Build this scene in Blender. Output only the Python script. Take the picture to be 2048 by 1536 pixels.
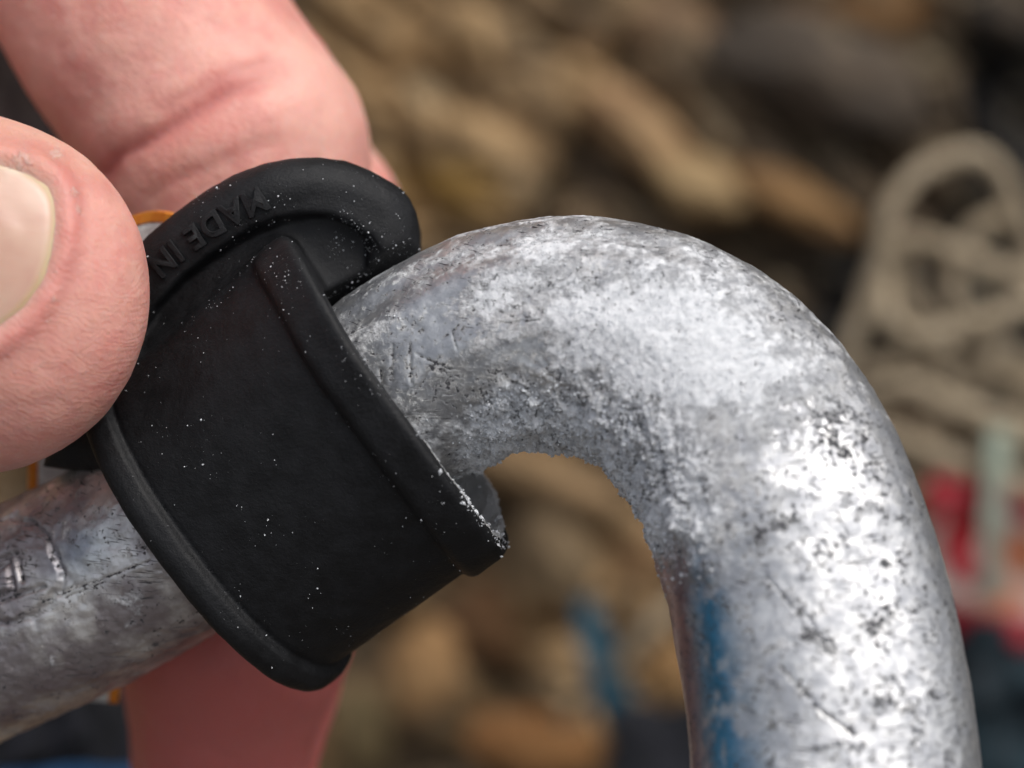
import bpy, math, random
import numpy as np
from mathutils import Vector, Matrix
from mathutils.bvhtree import BVHTree

random.seed(7)
rng = np.random.default_rng(11)
for o in list(bpy.data.objects):
    bpy.data.objects.remove(o, do_unlink=True)
scene = bpy.context.scene

# ------------------------------------------------------------------ frame
# Modelling space Q: millimetre-like units (1 unit = 0.02637 mm), x right,
# y down, w towards the photographer; it is rotated into the world below.
K = 0.054 / 2048.0                    # metres per unit
D = 0.14 / K                          # distance of the lens from w = 0
PITCH = math.radians(20)
Fv = np.array([0, math.cos(PITCH), -math.sin(PITCH)])
Uv = np.array([0, math.sin(PITCH), math.cos(PITCH)])
Rv = np.array([1.0, 0, 0])
Bv = -Fv
O0 = np.array([0, 0, 0.45])

def world(q):
    q = np.asarray(q, float).reshape(-1, 3)
    return O0 + K * ((q[:, :1] - 1024) * Rv - (q[:, 1:2] - 768) * Uv + q[:, 2:3] * Bv)

def q(x, y, w):
    s = (D - w) / D
    return np.array([1024 + (x - 1024) * s, 768 + (y - 768) * s, w], float)

# ------------------------------------------------------------------ camera
cam = bpy.data.cameras.new("camera")
cam_o = bpy.data.objects.new("camera", cam)
scene.collection.objects.link(cam_o)
scene.camera = cam_o
cam.sensor_width = 36
cam.lens = 36 * 0.14 / 0.054
cam.clip_start = 0.005
cam.clip_end = 100
m = Matrix(((Rv[0], Uv[0], Bv[0]), (Rv[1], Uv[1], Bv[1]), (Rv[2], Uv[2], Bv[2]))).to_4x4()
m.translation = Vector(O0 + Bv * 0.14)
cam_o.matrix_world = m
cam.dof.use_dof = True
cam.dof.focus_distance = 0.14 - 190 * K
cam.dof.aperture_fstop = 25
cam.dof.aperture_blades = 0

# ------------------------------------------------------------------ world
SUN_RIG = np.array([0.42, 0.78, 0.54])     # right, up, towards camera
sd = SUN_RIG[0] * Rv + SUN_RIG[1] * Uv + SUN_RIG[2] * Bv
sd /= np.linalg.norm(sd)
elev = math.asin(sd[2])
azim = math.atan2(sd[0], sd[1])
wd = bpy.data.worlds.new("World")
scene.world = wd
wd.use_nodes = True
nt = wd.node_tree
sky = nt.nodes.new("ShaderNodeTexSky")
sky.sky_type = 'NISHITA'
sky.sun_disc = False
sky.sun_elevation = elev
sky.sun_rotation = azim
sky.air_density = 0.8
sky.dust_density = 4.0
sky.ozone_density = 0.6
bg = nt.nodes["Background"]
hs = nt.nodes.new("ShaderNodeHueSaturation")
hs.inputs["Saturation"].default_value = 0.4
nt.links.new(sky.outputs[0], hs.inputs["Color"])
nt.links.new(hs.outputs[0], bg.inputs[0])
bg.inputs[1].default_value = 0.14

sl = bpy.data.lights.new("sun", 'SUN')
sl.energy = 0.9
sl.angle = math.radians(32)
sl.color = (1.0, 0.965, 0.92)
so = bpy.data.objects.new("sun", sl)
scene.collection.objects.link(so)
so.rotation_mode = 'QUATERNION'
so.rotation_quaternion = Vector(sd).to_track_quat('Z', 'Y')
so.location = Vector(O0 + sd * 1.5)

scene.view_settings.view_transform = 'Standard'
scene.view_settings.look = 'None'
scene.view_settings.gamma = 1
scene.view_settings.exposure = 0.36
scene.cycles.max_bounces = 8
scene.cycles.use_denoising = True

# ------------------------------------------------------------------ numpy noise
def _hash(ix, iy, iz, seed):
    h = (ix.astype(np.uint32) * np.uint32(374761393) + iy.astype(np.uint32) * np.uint32(668265263)
         + iz.astype(np.uint32) * np.uint32(2147483647) + np.uint32(seed * 974711 % 4294967291))
    h = (h ^ (h >> np.uint32(13))) * np.uint32(1274126177)
    h = h ^ (h >> np.uint32(16))
    return (h & np.uint32(0xffffff)).astype(np.float32) / np.float32(0xffffff)

def vnoise(p, seed=0):
    p = np.asarray(p, np.float32)
    i = np.floor(p).astype(np.int32)
    f = p - i
    f = f * f * (3 - 2 * f)
    r = 0
    for dx in (0, 1):
        wx = f[:, 0] if dx else 1 - f[:, 0]
        for dy in (0, 1):
            wy = f[:, 1] if dy else 1 - f[:, 1]
            for dz in (0, 1):
                wz = f[:, 2] if dz else 1 - f[:, 2]
                r = r + wx * wy * wz * _hash(i[:, 0] + dx, i[:, 1] + dy, i[:, 2] + dz, seed)
    return r

def fbm(p, octv=4, seed=0, rough=0.5):
    a, s, t = 1.0, 0, 0
    p = np.asarray(p, np.float32)
    for o in range(octv):
        s = s + a * vnoise(p * (2.03 ** o) + 17.3 * o, seed + o)
        t += a
        a *= rough
    return s / t

def sstep(a, b, x):
    t = np.clip((x - a) / (b - a), 0, 1)
    return t * t * (3 - 2 * t)

# ------------------------------------------------------------------ object helpers
COL = scene.collection

def tag(o, label=None, cat=None, group=None, kind=None):
    if label: o['label'] = label
    if cat: o['category'] = cat
    if group: o['group'] = group
    if kind: o['kind'] = kind
    return o

def empty(name, loc_q, label, cat, group=None):
    o = bpy.data.objects.new(name, None)
    o.empty_display_size = 0.01
    COL.objects.link(o)
    o.location = Vector(world(loc_q)[0])
    return tag(o, label, cat, group)

def build(name, vq, faces, mat, parent=None, attrs=None, smooth=True, base=None):
    """vq in modelling space; quads/tris array or list of lists."""
    v = world(vq)
    if parent is not None:
        org = np.array(parent.location)
        pp = parent.parent
        while pp is not None:
            org = org + np.array(pp.location); pp = pp.parent
        loc = np.zeros(3)
    else:
        loc = v.mean(0) if base is None else world(base)[0]
        org = loc
    v = v - org
    me = bpy.data.meshes.new(name)
    if isinstance(faces, np.ndarray):
        nf, k = faces.shape
        me.vertices.add(len(v)); me.vertices.foreach_set("co", v.astype(np.float32).ravel())
        me.loops.add(nf * k); me.loops.foreach_set("vertex_index", faces.astype(np.int32).ravel())
        me.polygons.add(nf)
        me.polygons.foreach_set("loop_start", (np.arange(nf) * k).astype(np.int32))
        me.update(calc_edges=True)
    else:
        me.from_pydata([tuple(a) for a in v], [], [list(map(int, f)) for f in faces])
    me.polygons.foreach_set("use_smooth", np.full(len(me.polygons), smooth))
    if attrs:
        for an, av in attrs.items():
            a = me.attributes.new(an, 'FLOAT', 'POINT')
            a.data.foreach_set("value", np.asarray(av, np.float32))
    me.validate()
    me.update()
    me.materials.append(mat)
    o = bpy.data.objects.new(name, me)
    COL.objects.link(o)
    if parent is not None:
        o.parent = parent
    else:
        o.location = Vector(loc)
    return o

def spline(pts, n):
    """Catmull-Rom through rows of pts, resampled to n rows uniformly by length of first 3 columns."""
    P = np.asarray(pts, float)
    P = np.vstack([2 * P[0] - P[1], P, 2 * P[-1] - P[-2]])
    out = []
    for i in range(1, len(P) - 2):
        t = np.linspace(0, 1, 40, endpoint=False)[:, None]
        a, b, c, d = P[i - 1], P[i], P[i + 1], P[i + 2]
        out.append(0.5 * ((2 * b) + (-a + c) * t + (2 * a - 5 * b + 4 * c - d) * t ** 2 + (-a + 3 * b - 3 * c + d) * t ** 3))
    out = np.vstack(out + [P[-2][None]])
    s = np.r_[0, np.cumsum(np.linalg.norm(np.diff(out[:, :3], axis=0), axis=1))]
    u = np.linspace(0, s[-1], n)
    return np.stack([np.interp(u, s, out[:, k]) for k in range(out.shape[1])], 1), u

def grid_faces(n, m_, wrap=True):
    i = np.arange(n - 1)[:, None]
    mm = m_ if wrap else m_ - 1
    j = np.arange(mm)[None]
    j2 = (j + 1) % m_
    return np.stack([i * m_ + j, i * m_ + j2, (i + 1) * m_ + j2, (i + 1) * m_ + j], -1).reshape(-1, 4)

def tube(pts, rad, n=160, m_=20, flat=1.0, ref=(0, 0, 1), wob=0, ends=True):
    """returns verts (Q) + faces (list), for round cords."""
    P, u = spline(pts, n)
    T = np.gradient(P[:, :3], axis=0); T /= np.linalg.norm(T, axis=1)[:, None]
    ref = np.array(ref, float)
    N = np.cross(T, ref); N /= np.linalg.norm(N, axis=1)[:, None] + 1e-9
    Bn = np.cross(T, N)
    th = np.linspace(0, 2 * np.pi, m_, endpoint=False)
    r = P[:, 3] if P.shape[1] > 3 else np.full(n, rad)
    R = r[:, None] * np.ones(m_)[None]
    if wob:   # laid strands of a cord
        R = R * (1 + wob * np.cos(5 * th[None] + u[:, None] / rad * 1.6))
    V = P[:, None, :3] + R[..., None] * (np.cos(th)[None, :, None] * N[:, None] + flat * np.sin(th)[None, :, None] * Bn[:, None])
    V = V.reshape(-1, 3)
    F = grid_faces(n, m_).tolist()
    F.append(list(range(m_))[::-1]); F.append([(n - 1) * m_ + j for j in range(m_)])
    return V, F

# ------------------------------------------------------------------ surface nets
def surface_nets(f, org, h):
    s = f < 0
    nx, ny, nz = f.shape
    c = np.zeros((nx - 1, ny - 1, nz - 1), np.uint8)
    for dx in (0, 1):
        for dy in (0, 1):
            for dz in (0, 1):
                c += s[dx:nx - 1 + dx, dy:ny - 1 + dy, dz:nz - 1 + dz]
    mx = (c > 0) & (c < 8)
    ci = np.argwhere(mx)
    idx = np.full(mx.shape, -1, np.int32)
    idx[mx] = np.arange(len(ci))
    acc = np.zeros((len(ci), 3)); cnt = np.zeros(len(ci))
    cor = [(a, b, d) for a in (0, 1) for b in (0, 1) for d in (0, 1)]
    vals = {k: f[ci[:, 0] + k[0], ci[:, 1] + k[1], ci[:, 2] + k[2]] for k in cor}
    for a in cor:
        for ax in range(3):
            if a[ax] == 0:
                b = list(a); b[ax] = 1; b = tuple(b)
                va, vb = vals[a], vals[b]
                cr = (va < 0) != (vb < 0)
                t = np.where(cr, va / np.where(cr, va - vb, 1), 0)
                pt = np.array(a, float)[None] + t[:, None] * (np.array(b) - np.array(a))[None]
                acc += pt * cr[:, None]; cnt += cr
    V = ci + acc / cnt[:, None]
    V = np.array(org)[None] + V * h
    F = []
    for ax in range(3):
        sl0 = [slice(1, -1)] * 3; sl1 = [slice(1, -1)] * 3
        sl0[ax] = slice(0, -1); sl1[ax] = slice(1, None)
        a0 = s[tuple(sl0)]; a1 = s[tuple(sl1)]
        for flip in (False, True):
            e = np.argwhere(a0 & ~a1 if not flip else ~a0 & a1)
            for k in range(3):
                if k != ax: e[:, k] += 1
            o1, o2 = [(1, 2), (2, 0), (0, 1)][ax]
            def g(d1, d2):
                i = e.copy(); i[:, o1] -= d1; i[:, o2] -= d2
                return idx[i[:, 0], i[:, 1], i[:, 2]]
            qd = np.stack([g(1, 1), g(0, 1), g(0, 0), g(1, 0)], 1)
            if flip: qd = qd[:, ::-1]
            F.append(qd)
    F = np.vstack(F)
    F = F[(F >= 0).all(1)]
    return V, F[:, ::-1]          # y points down in Q, so winding is mirrored

def relax(V, F, it=2):
    E = np.vstack([F[:, [0, 1]], F[:, [1, 2]], F[:, [2, 3]], F[:, [3, 0]]])
    n = len(V)
    cnt = np.bincount(E[:, 0], minlength=n) + np.bincount(E[:, 1], minlength=n)
    for _ in range(it):
        acc = np.stack([np.bincount(E[:, 0], V[E[:, 1], k], n) + np.bincount(E[:, 1], V[E[:, 0], k], n) for k in range(3)], 1)
        V = V * 0.4 + 0.6 * acc / np.maximum(cnt, 1)[:, None]
    return V

def vnormals(V, F):
    fn = np.cross(V[F[:, 2]] - V[F[:, 0]], V[F[:, 3]] - V[F[:, 1]])
    n = np.zeros_like(V)
    for k in range(4):
        for c in range(3):
            n[:, c] += np.bincount(F[:, k], fn[:, c], len(V))
    return -n / (np.linalg.norm(n, axis=1)[:, None] + 1e-12)   # outward in Q (mirrored winding)

def smin(a, b, k):
    h = np.clip(0.5 + 0.5 * (b - a) / k, 0, 1)
    return b + (a - b) * h - k * h * (1 - h)

def smax(a, b, k):
    return -smin(-a, -b, k)

# ------------------------------------------------------------------ material helpers
class NT:
    def __init__(self, name):
        self.m = bpy.data.materials.new(name); self.m.use_nodes = True
        self.t = self.m.node_tree
        self.b = self.t.nodes["Principled BSDF"]
        tc = self.t.nodes.new("ShaderNodeTexCoord")
        sc = self.t.nodes.new("ShaderNodeVectorMath"); sc.operation = 'SCALE'
        self.t.links.new(tc.outputs["Object"], sc.inputs[0])
        sc.inputs["Scale"].default_value = 1 / K
        self.co = sc.outputs[0]
    def L(self, a, b): self.t.links.new(a, b)
    def put(self, inp, v):
        if hasattr(v, 'links') or isinstance(v, bpy.types.NodeSocket): self.L(v, inp)
        else:
            if isinstance(v, tuple) and len(v) == 3 and inp.type == 'RGBA': v = v + (1,)
            inp.default_value = v
    def noise(self, scale, detail=4, rough=0.5, vec=None, dist=0):
        n = self.t.nodes.new("ShaderNodeTexNoise")
        self.L(vec if vec is not None else self.co, n.inputs["Vector"])
        n.inputs["Scale"].default_value = scale; n.inputs["Detail"].default_value = detail
        n.inputs["Roughness"].default_value = rough; n.inputs["Distortion"].default_value = dist
        return n.outputs[0]
    def math(self, op, a, b=0.0, c=0.0, clamp=False):
        n = self.t.nodes.new("ShaderNodeMath"); n.operation = op; n.use_clamp = clamp
        self.put(n.inputs[0], a); self.put(n.inputs[1], b)
        if op in ('MULTIPLY_ADD',): self.put(n.inputs[2], c)
        return n.outputs[0]
    def attr(self, name):
        n = self.t.nodes.new("ShaderNodeAttribute"); n.attribute_name = name
        return n.outputs["Fac"]
    def step(self, v, a, b):
        n = self.t.nodes.new("ShaderNodeMapRange"); n.interpolation_type = 'SMOOTHSTEP'
        self.put(n.inputs[0], v); n.inputs[1].default_value = a; n.inputs[2].default_value = b
        return n.outputs[0]
    def mix(self, f, a, b):
        n = self.t.nodes.new("ShaderNodeMix"); n.data_type = 'RGBA'
        self.put(n.inputs[0], f); self.put(n.inputs[6], a); self.put(n.inputs[7], b)
        return n.outputs[2]
    def mixf(self, f, a, b):
        n = self.t.nodes.new("ShaderNodeMix"); n.data_type = 'FLOAT'
        self.put(n.inputs[0], f); self.put(n.inputs[2], a); self.put(n.inputs[3], b)
        return n.outputs[0]
    def mapping(self, rot=(0, 0, 0), scale=(1, 1, 1)):
        n = self.t.nodes.new("ShaderNodeMapping")
        self.L(self.co, n.inputs[0]); n.inputs["Rotation"].default_value = rot
        n.inputs["Scale"].default_value = scale
        return n.outputs[0]
    def bump(self, h, dist, prev=None, strength=1.0):
        n = self.t.nodes.new("ShaderNodeBump")
        self.put(n.inputs["Height"], h); n.inputs["Distance"].default_value = dist * K
        n.inputs["Strength"].default_value = strength
        if prev is not None: self.L(prev, n.inputs["Normal"])
        return n.outputs[0]
    def out(self, **kw):
        for k, v in kw.items():
            self.put(self.b.inputs[k.replace('_', ' ')], v)
        return self.m

# ---- metal
def mat_metal():
    n = NT("corroded_aluminium")
    P, DK, BLUE_REFL, PINK_REFL, DU = n.attr("powder"), n.attr("dark"), n.attr("blue"), n.attr("pink_refl"), n.attr("dull")
    f1 = n.noise(0.011, 10, 0.74); f2 = n.noise(0.06, 7, 0.72); f3 = n.noise(0.25, 3, 0.6)
    fine = n.math('ADD', n.math('MULTIPLY', f1, 0.6), n.math('MULTIPLY', f2, 0.4))
    pv = n.math('ADD', P, n.math('MULTIPLY', n.math('SUBTRACT', fine, 0.5), 5.0))
    pm = n.math('MULTIPLY', n.step(pv, 0.18, 0.95), 0.92)
    # dark pits
    g1 = n.noise(0.025, 9, 0.78); g2 = n.noise(0.10, 6, 0.72)
    gd = n.math('ADD', n.math('MULTIPLY', g1, 0.5), n.math('MULTIPLY', g2, 0.5))
    dv = n.math('ADD', DK, n.math('MULTIPLY', n.math('SUBTRACT', gd, 0.5), 6.5))
    dm = n.step(dv, 0.58, 1.10)
    # scratches: thin streaks in several directions
    sc = None
    for i, (r, a, b, th) in enumerate([(0.5, .012, .34, .70), (-0.7, .016, .36, .71), (1.35, .018, .34, .71), (0.95, .010, .3, .71), (-1.2, .014, .3, .72)]):
        mp = n.mapping((0, r, 0), (a, 1 / 40, b))
        s = n.step(n.noise(1.0, 1.5, 0.4, vec=mp), th, th + .03)
        sc = s if sc is None else n.math('MAXIMUM', sc, s)
    sc = n.math('MULTIPLY', sc, n.step(n.noise(0.01, 2), 0.42, 0.6))
    sc = n.math('MULTIPLY', sc, n.math('SUBTRACT', 1.0, n.math('MULTIPLY', pm, 0.75)))
    film = n.noise(0.03, 6, 0.65)
    base = n.mix(n.step(film, 0.35, 0.7), (0.44, 0.45, 0.47), (0.74, 0.74, 0.73))
    base = n.mix(DU, base, n.mix(n.step(n.noise(0.006, 8, .6), .4, .62), (0.34, 0.31, 0.32), (0.78, 0.77, 0.75)))
    base = n.mix(n.math('MULTIPLY', BLUE_REFL, 0.95), base, (0.02, 0.18, 0.33))  # blue reflection painted into the metal colour
    base = n.mix(n.math('MULTIPLY', PINK_REFL, 0.85), base, (0.11, 0.03, 0.05))  # pinkish reflection of the hand, also painted in
    base = n.mix(sc, base, (0.10, 0.10, 0.11))
    base = n.mix(dm, base, (0.07, 0.07, 0.078))
    white = n.mix(n.step(f2, 0.3, 0.7), (0.60, 0.62, 0.64), (0.90, 0.91, 0.92))
    col = n.mix(n.math('MULTIPLY', pm, n.math('SUBTRACT', 1.0, n.math('MULTIPLY', dm, 0.8))), base, white)
    pdm = n.math('MAXIMUM', pm, n.math('MULTIPLY', dm, 0.85))
    met = n.math('SUBTRACT', 1.0, pdm)
    met = n.math('MULTIPLY', met, n.math('SUBTRACT', 0.90, n.math('MULTIPLY', DU, 0.20)))
    rou = n.mixf(pm, n.mixf(n.step(film, .3, .7), 0.46, 0.36), 0.92)
    rou = n.mixf(DU, rou, n.mixf(n.step(film, .3, .7), 0.46, 0.28))
    rou = n.mixf(dm, rou, 0.8)
    b1 = n.bump(n.math('MULTIPLY', pm, n.math('ADD', f3, f2)), 1.8)
    b2 = n.bump(f1, 9.0, b1, 0.35)
    b3 = n.bump(n.math('ADD', sc, dm), -3.0, b2)
    b4 = n.bump(f2, 2.2, b3, 0.4)
    return n.out(Base_Color=col, Metallic=met, Roughness=rou, Normal=b4)

def mat_rubber():
    n = NT("black_rubber")
    P = n.attr("powder")
    f1 = n.noise(0.02, 6, 0.6); f2 = n.noise(0.25, 4, 0.6); f3 = n.noise(0.12, 5, 0.65)
    v1 = n.math('ADD', P, n.math('MULTIPLY', n.math('SUBTRACT', n.math('ADD', n.math('MULTIPLY', f2, .5), n.math('MULTIPLY', f3, .5)), 0.5), 3.4))
    pm = n.step(v1, 0.45, 0.85)
    base = n.mix(n.step(f1, 0.35, 0.7), (0.0055, 0.0058, 0.0066), (0.0105, 0.011, 0.0125))
    col = n.mix(pm, base, (0.80, 0.81, 0.82))
    pmb = n.bump(n.math('MULTIPLY', pm, f3), 14)
    rou = n.mixf(pm, n.mixf(n.step(f1, .3, .7), 0.5, 0.62), 0.9)
    b1 = n.bump(f3, 3.6, pmb, 0.5)
    b2 = n.bump(f2, 1.4, b1, 0.5)
    return n.out(Base_Color=col, Roughness=rou, Normal=b2, Specular_IOR_Level=0.30)

def mat_skin():
    n = NT("skin")
    RD, DRY, CAL = n.attr("red"), n.attr("dry"), n.attr("pale")
    f1 = n.noise(0.0045, 5, 0.6); f2 = n.noise(0.016, 5, 0.6); f3 = n.noise(0.09, 4, 0.6)
    col = n.mix(n.step(f1, 0.35, 0.68), (0.80, 0.42, 0.35), (0.71, 0.285, 0.24))
    col = n.mix(n.math('MULTIPLY', n.step(f2, 0.45, 0.75), 0.35), col, (0.76, 0.46, 0.35))
    col = n.mix(n.math('MULTIPLY', CAL, 0.6), col, (0.68, 0.47, 0.34))
    col = n.mix(n.math('MULTIPLY', n.step(n.noise(0.03, 5, .7), .52, .66), 0.22), col, (0.80, 0.55, 0.47))
    col = n.mix(n.math('MULTIPLY', n.step(n.noise(0.009, 4, .6, vec=n.mapping((1, 1, 1))), .5, .7), 0.35), col, (0.60, 0.20, 0.18))
    col = n.mix(RD, col, (0.50, 0.12, 0.11))
    dr = n.step(n.math('ADD', DRY, n.math('MULTIPLY', n.math('SUBTRACT', f3, 0.5), 2.2)), 0.55, 0.85)
    col = n.mix(n.math('MULTIPLY', dr, 0.5), col, (0.70, 0.52, 0.44))
    wv = n.t.nodes.new("ShaderNodeTexWave")
    mp = n.mapping((0, 0.95, 0), (1, 0.2, 1))
    n.L(mp, wv.inputs["Vector"])
    wv.inputs["Scale"].default_value = 0.03; wv.inputs["Distortion"].default_value = 14
    wv.inputs["Detail"].default_value = 2; wv.inputs["Detail Scale"].default_value = 0.7
    vo = n.t.nodes.new("ShaderNodeTexVoronoi"); vo.feature = 'DISTANCE_TO_EDGE'
    n.L(n.co, vo.inputs["Vector"]); vo.inputs["Scale"].default_value = 0.035
    b1 = n.bump(wv.outputs["Fac"], 1.5, None, 0.22)
    b2 = n.bump(n.math('MINIMUM', vo.outputs["Distance"], 0.12), 10.0, b1, 0.25)
    b3 = n.bump(f2, 14, b2, 0.5)
    b4 = n.bump(f3, 3.5, b3, 0.35)
    b5 = n.bump(n.math('MULTIPLY', dr, f3), 6, b4, 0.6)
    n.b.subsurface_method = 'RANDOM_WALK'
    return n.out(Base_Color=col, Roughness=n.mixf(n.step(f3, .3, .7), 0.42, 0.56), Normal=b5, Subsurface_Weight=0.55,
                 Subsurface_Radius=(1.0, 0.30, 0.16), Subsurface_Scale=0.0016, Specular_IOR_Level=0.42)

def mat_nail():
    n = NT("fingernail")
    E = n.attr("edge")
    mp = n.mapping((0, 0.12, 0), (0.004, 0.02, 0.02))
    r = n.noise(1.0, 3, vec=mp)
    col = n.mix(n.step(n.noise(0.005, 3), .35, .7), (0.56, 0.32, 0.24), (0.64, 0.45, 0.33))
    col = n.mix(E, col, (0.60, 0.47, 0.27))
    return n.out(Base_Color=col, Roughness=0.26, Normal=n.bump(r, 4, None, 0.3), Subsurface_Weight=0.3,
                 Subsurface_Radius=(1, .4, .25), Subsurface_Scale=0.0008)

def mat_simple(name, c1, c2, scale=0.02, rough=0.85, bump=8.0, c3=None, det=6, bscale=None):
    n = NT(name)
    f = n.noise(scale, det, 0.62); g = n.noise(bscale or scale * 4, 5, 0.65)
    col = n.mix(n.step(f, 0.36, 0.64), c1, c2)
    if c3: col = n.mix(n.step(n.noise(scale * 0.7, 5, 0.6, vec=n.mapping((1, 2, 3))), 0.52, 0.68), col, c3)
    return n.out(Base_Color=col, Roughness=rough, Normal=n.bump(g, bump, None, 0.8))

MET, RUB, SKIN, NAIL = mat_metal(), mat_rubber(), mat_skin(), mat_nail()
POWDER = mat_simple("powder_crumbs", (0.60, 0.62, 0.65), (0.84, 0.86, 0.88), 0.05, 0.95, 3)

# ================================================================== CARABINER
#      px    py   w    half width (photo px)
bar_ctl = [(-560, 1490, -420, 222), (-330, 1396, -350, 222), (-92, 1284, -262, 220), (144, 1181, -165, 214), (385, 1050, -75, 208),
           (610, 912, 0, 205), (800, 776, 50, 208), (950, 690, 92, 213), (1120, 660, 140, 223), (1295, 698, 190, 238),
           (1425, 785, 238, 250), (1520, 912, 285, 260), (1578, 1055, 325, 269), (1615, 1190, 355, 276), (1655, 1395, 400, 284),
           (1669, 1536, 430, 288), (1676, 1760, 480, 296), (1672, 2100, 540, 300)]
rows = []
for (x, y, w, h) in bar_ctl:
    c = q(x, y, w); rows.append((c[0], c[1], c[2], h * (D - w) / D))
NS, NTH = 1500, 520
C, su = spline(rows, NS)
kk = np.ones(61) / 61
for k in range(4):
    pad = np.r_[np.full(30, C[0, k]) - (C[30:0:-1, k] - C[0, k]), C[:, k], 2 * C[-1, k] - C[-2:-32:-1, k]]
    C[:, k] = np.convolve(pad, kk, 'valid')
T = np.gradient(C[:, :3], axis=0); T /= np.linalg.norm(T, axis=1)[:, None]
Bn = np.array([0.10, -0.26, 1.0]); Bn /= np.linalg.norm(Bn)
Nn = np.cross(T, Bn); Nn /= np.linalg.norm(Nn, axis=1)[:, None]
Bb = np.cross(Nn, T)
th = np.linspace(0, 2 * np.pi, NTH, endpoint=False)
ct, st = np.cos(th), np.sin(th)
e = 2 / 2.25
cx = np.sign(ct) * np.abs(ct) ** e; sy = np.sign(st) * np.abs(st) ** e
rd = np.interp(su / su[-1], [0, .35, .6, 1], [205, 205, 222, 236])
V = C[:, None, :3] + (C[:, 3:4] * cx[None])[..., None] * Nn[:, None] + (rd[:, None] * sy[None])[..., None] * Bb[:, None]
Nv = (cx[None, :, None] / C[:, 3, None, None]) * Nn[:, None] + (sy[None, :, None] / rd[:, None, None]) * Bb[:, None]
Nv /= np.linalg.norm(Nv, axis=2)[..., None]
V = V.reshape(-1, 3); Nv = Nv.reshape(-1, 3)
# which side is outer?  Nn sign: N·(away from arc centre)
arc = q(1110, 1130, 150)
outer_sign = np.sign(((C[NS // 2, :3] - arc) * Nn[NS // 2]).sum())
cth = np.repeat(ct[None] * outer_sign, NS, 0).ravel()       # +1 on the outside of the bend
sth = np.repeat(st[None], NS, 0).ravel()
sS = np.repeat(su[:, None], NTH, 1).ravel()
PX = 1024 + (V[:, 0] - 1024) * D / (D - V[:, 2])            # places on the bar, in photo-sized units
PY = 768 + (V[:, 1] - 768) * D / (D - V[:, 2])

def blob(cx_, cy_, rx, ry, rot=0, p=1.0):
    a = math.radians(rot); dx, dy = PX - cx_, PY - cy_
    u_ = (dx * math.cos(a) + dy * math.sin(a)) / rx; v_ = (-dx * math.sin(a) + dy * math.cos(a)) / ry
    return np.exp(-(u_ * u_ + v_ * v_) * p)

big = fbm(V / 90.0, 4, 3)
mid = fbm(V / 26.0, 4, 9)
fin = fbm(V / 9.0, 3, 21)
leg = sstep(990, 1150, PY + (PX - 1500) * 0.30) * (PX > 1200)
left = sstep(500, 420, PX)
powder = 0.25 - 0.22 * sstep(0.45, 0.95, cth) * sstep(-0.1, 0.3, -sth + .9)
powder += 1.7 * blob(1385, 700, 130, 90, 20) + 0.60 * blob(1270, 640, 260, 130, 10) + 0.25 * blob(1150, 560, 260, 70, 5)
powder += 0.28 * blob(820, 640, 120, 30, -20) + 0.2 * blob(1430, 540, 150, 60, 35) + 0.25 * blob(1600, 700, 100, 80, 50)
powder += 0.30 * blob(1450, 960, 130, 110, 40) - 0.8 * blob(1000, 655, 200, 34, -22) - 0.30 * blob(1010, 780, 200, 40, -8)
powder -= 0.55 * blob(860, 575, 190, 40, -25) + 0.5 * blob(1690, 920, 70, 70) + 0.4 * blob(1540, 1050, 60, 60) + 0.4 * blob(1560, 640, 40, 60)
crust = sstep(-0.45, -0.85, cth) * sstep(880, 980, PX + 0 * PY) * sstep(1250, 1000, PY)
powder += 1.0 * crust
powder += 0.55 * sstep(0.86, 0.99, cth) * sstep(1150, 900, PX) * 0.3
powder = powder * (1 - leg * 0.92) - 0.38 * leg
powder = np.where(PX < 560, -0.35 - 0.1 * big, powder)
strk = fbm(np.stack([sS / 170.0, np.arctan2(sth, cth) * 5.5, sS * 0], 1), 4, 66)
powder += (strk - .5) * 2.2 * sstep(1400, 1150, PX)
powder += (big - 0.5) * 1.1 + (mid - .5) * .6
dark = 0.18 + 0 * PX
dark += 0.34 * blob(1080, 790, 260, 60, 6) + 0.45 * blob(1290, 900, 50, 110, -35) + 0.42 * blob(1690, 900, 80, 60, 30) + 0.5 * blob(1535, 1050, 55, 45)
dark += 0.25 * blob(1480, 720, 40, 90, 10) + 0.25 * blob(1350, 980, 90, 90) + 0.3 * blob(1650, 820, 70, 30, 10) + 0.4 * blob(1755, 1240, 40, 30, 30) + 0.35 * blob(1640, 1270, 40, 40)
dark -= 0.5 * blob(1385, 700, 130, 90, 20)
dark += 0.07 * leg + 0.25 * leg * (mid > .62)
dark = np.where(PX < 560, 0.10 + 0.6 * (mid - .5), dark)
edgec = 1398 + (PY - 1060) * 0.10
blue = np.exp(-((PX - edgec - 6) / (20 + (PY - 1040) * 0.10).clip(8, 70)) ** 2) * sstep(1010, 1230, PY) * (0.35 + 0.65 * sstep(.34, .54, mid * .5 + big * .5)) * (sth > 0)  # reflection of blue clothing, painted as a stripe down the leg
blue = np.maximum(blue, 0.30 * blob(170, 1100, 60, 70, 30) * (sth > 0))  # bluish sky reflection painted on the left bar
pink_refl = np.exp(-((PX - edgec + 48 + (PY - 1100) * .02) / 15.0) ** 2) * sstep(1050, 1150, PY) * 0.7 * (sth > 0)  # painted pink reflection running beside the blue one
pink_refl = np.maximum(pink_refl, 0.5 * left * sstep(0.55, 1.0, np.abs(cth)) * sstep(.35, .6, big))  # hand's reflection painted along the left bar's edges
dull = left * 1.0
dull = np.maximum(dull, sstep(-0.55, -0.9, cth) * leg * 0.8)
scr_later = True
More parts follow.
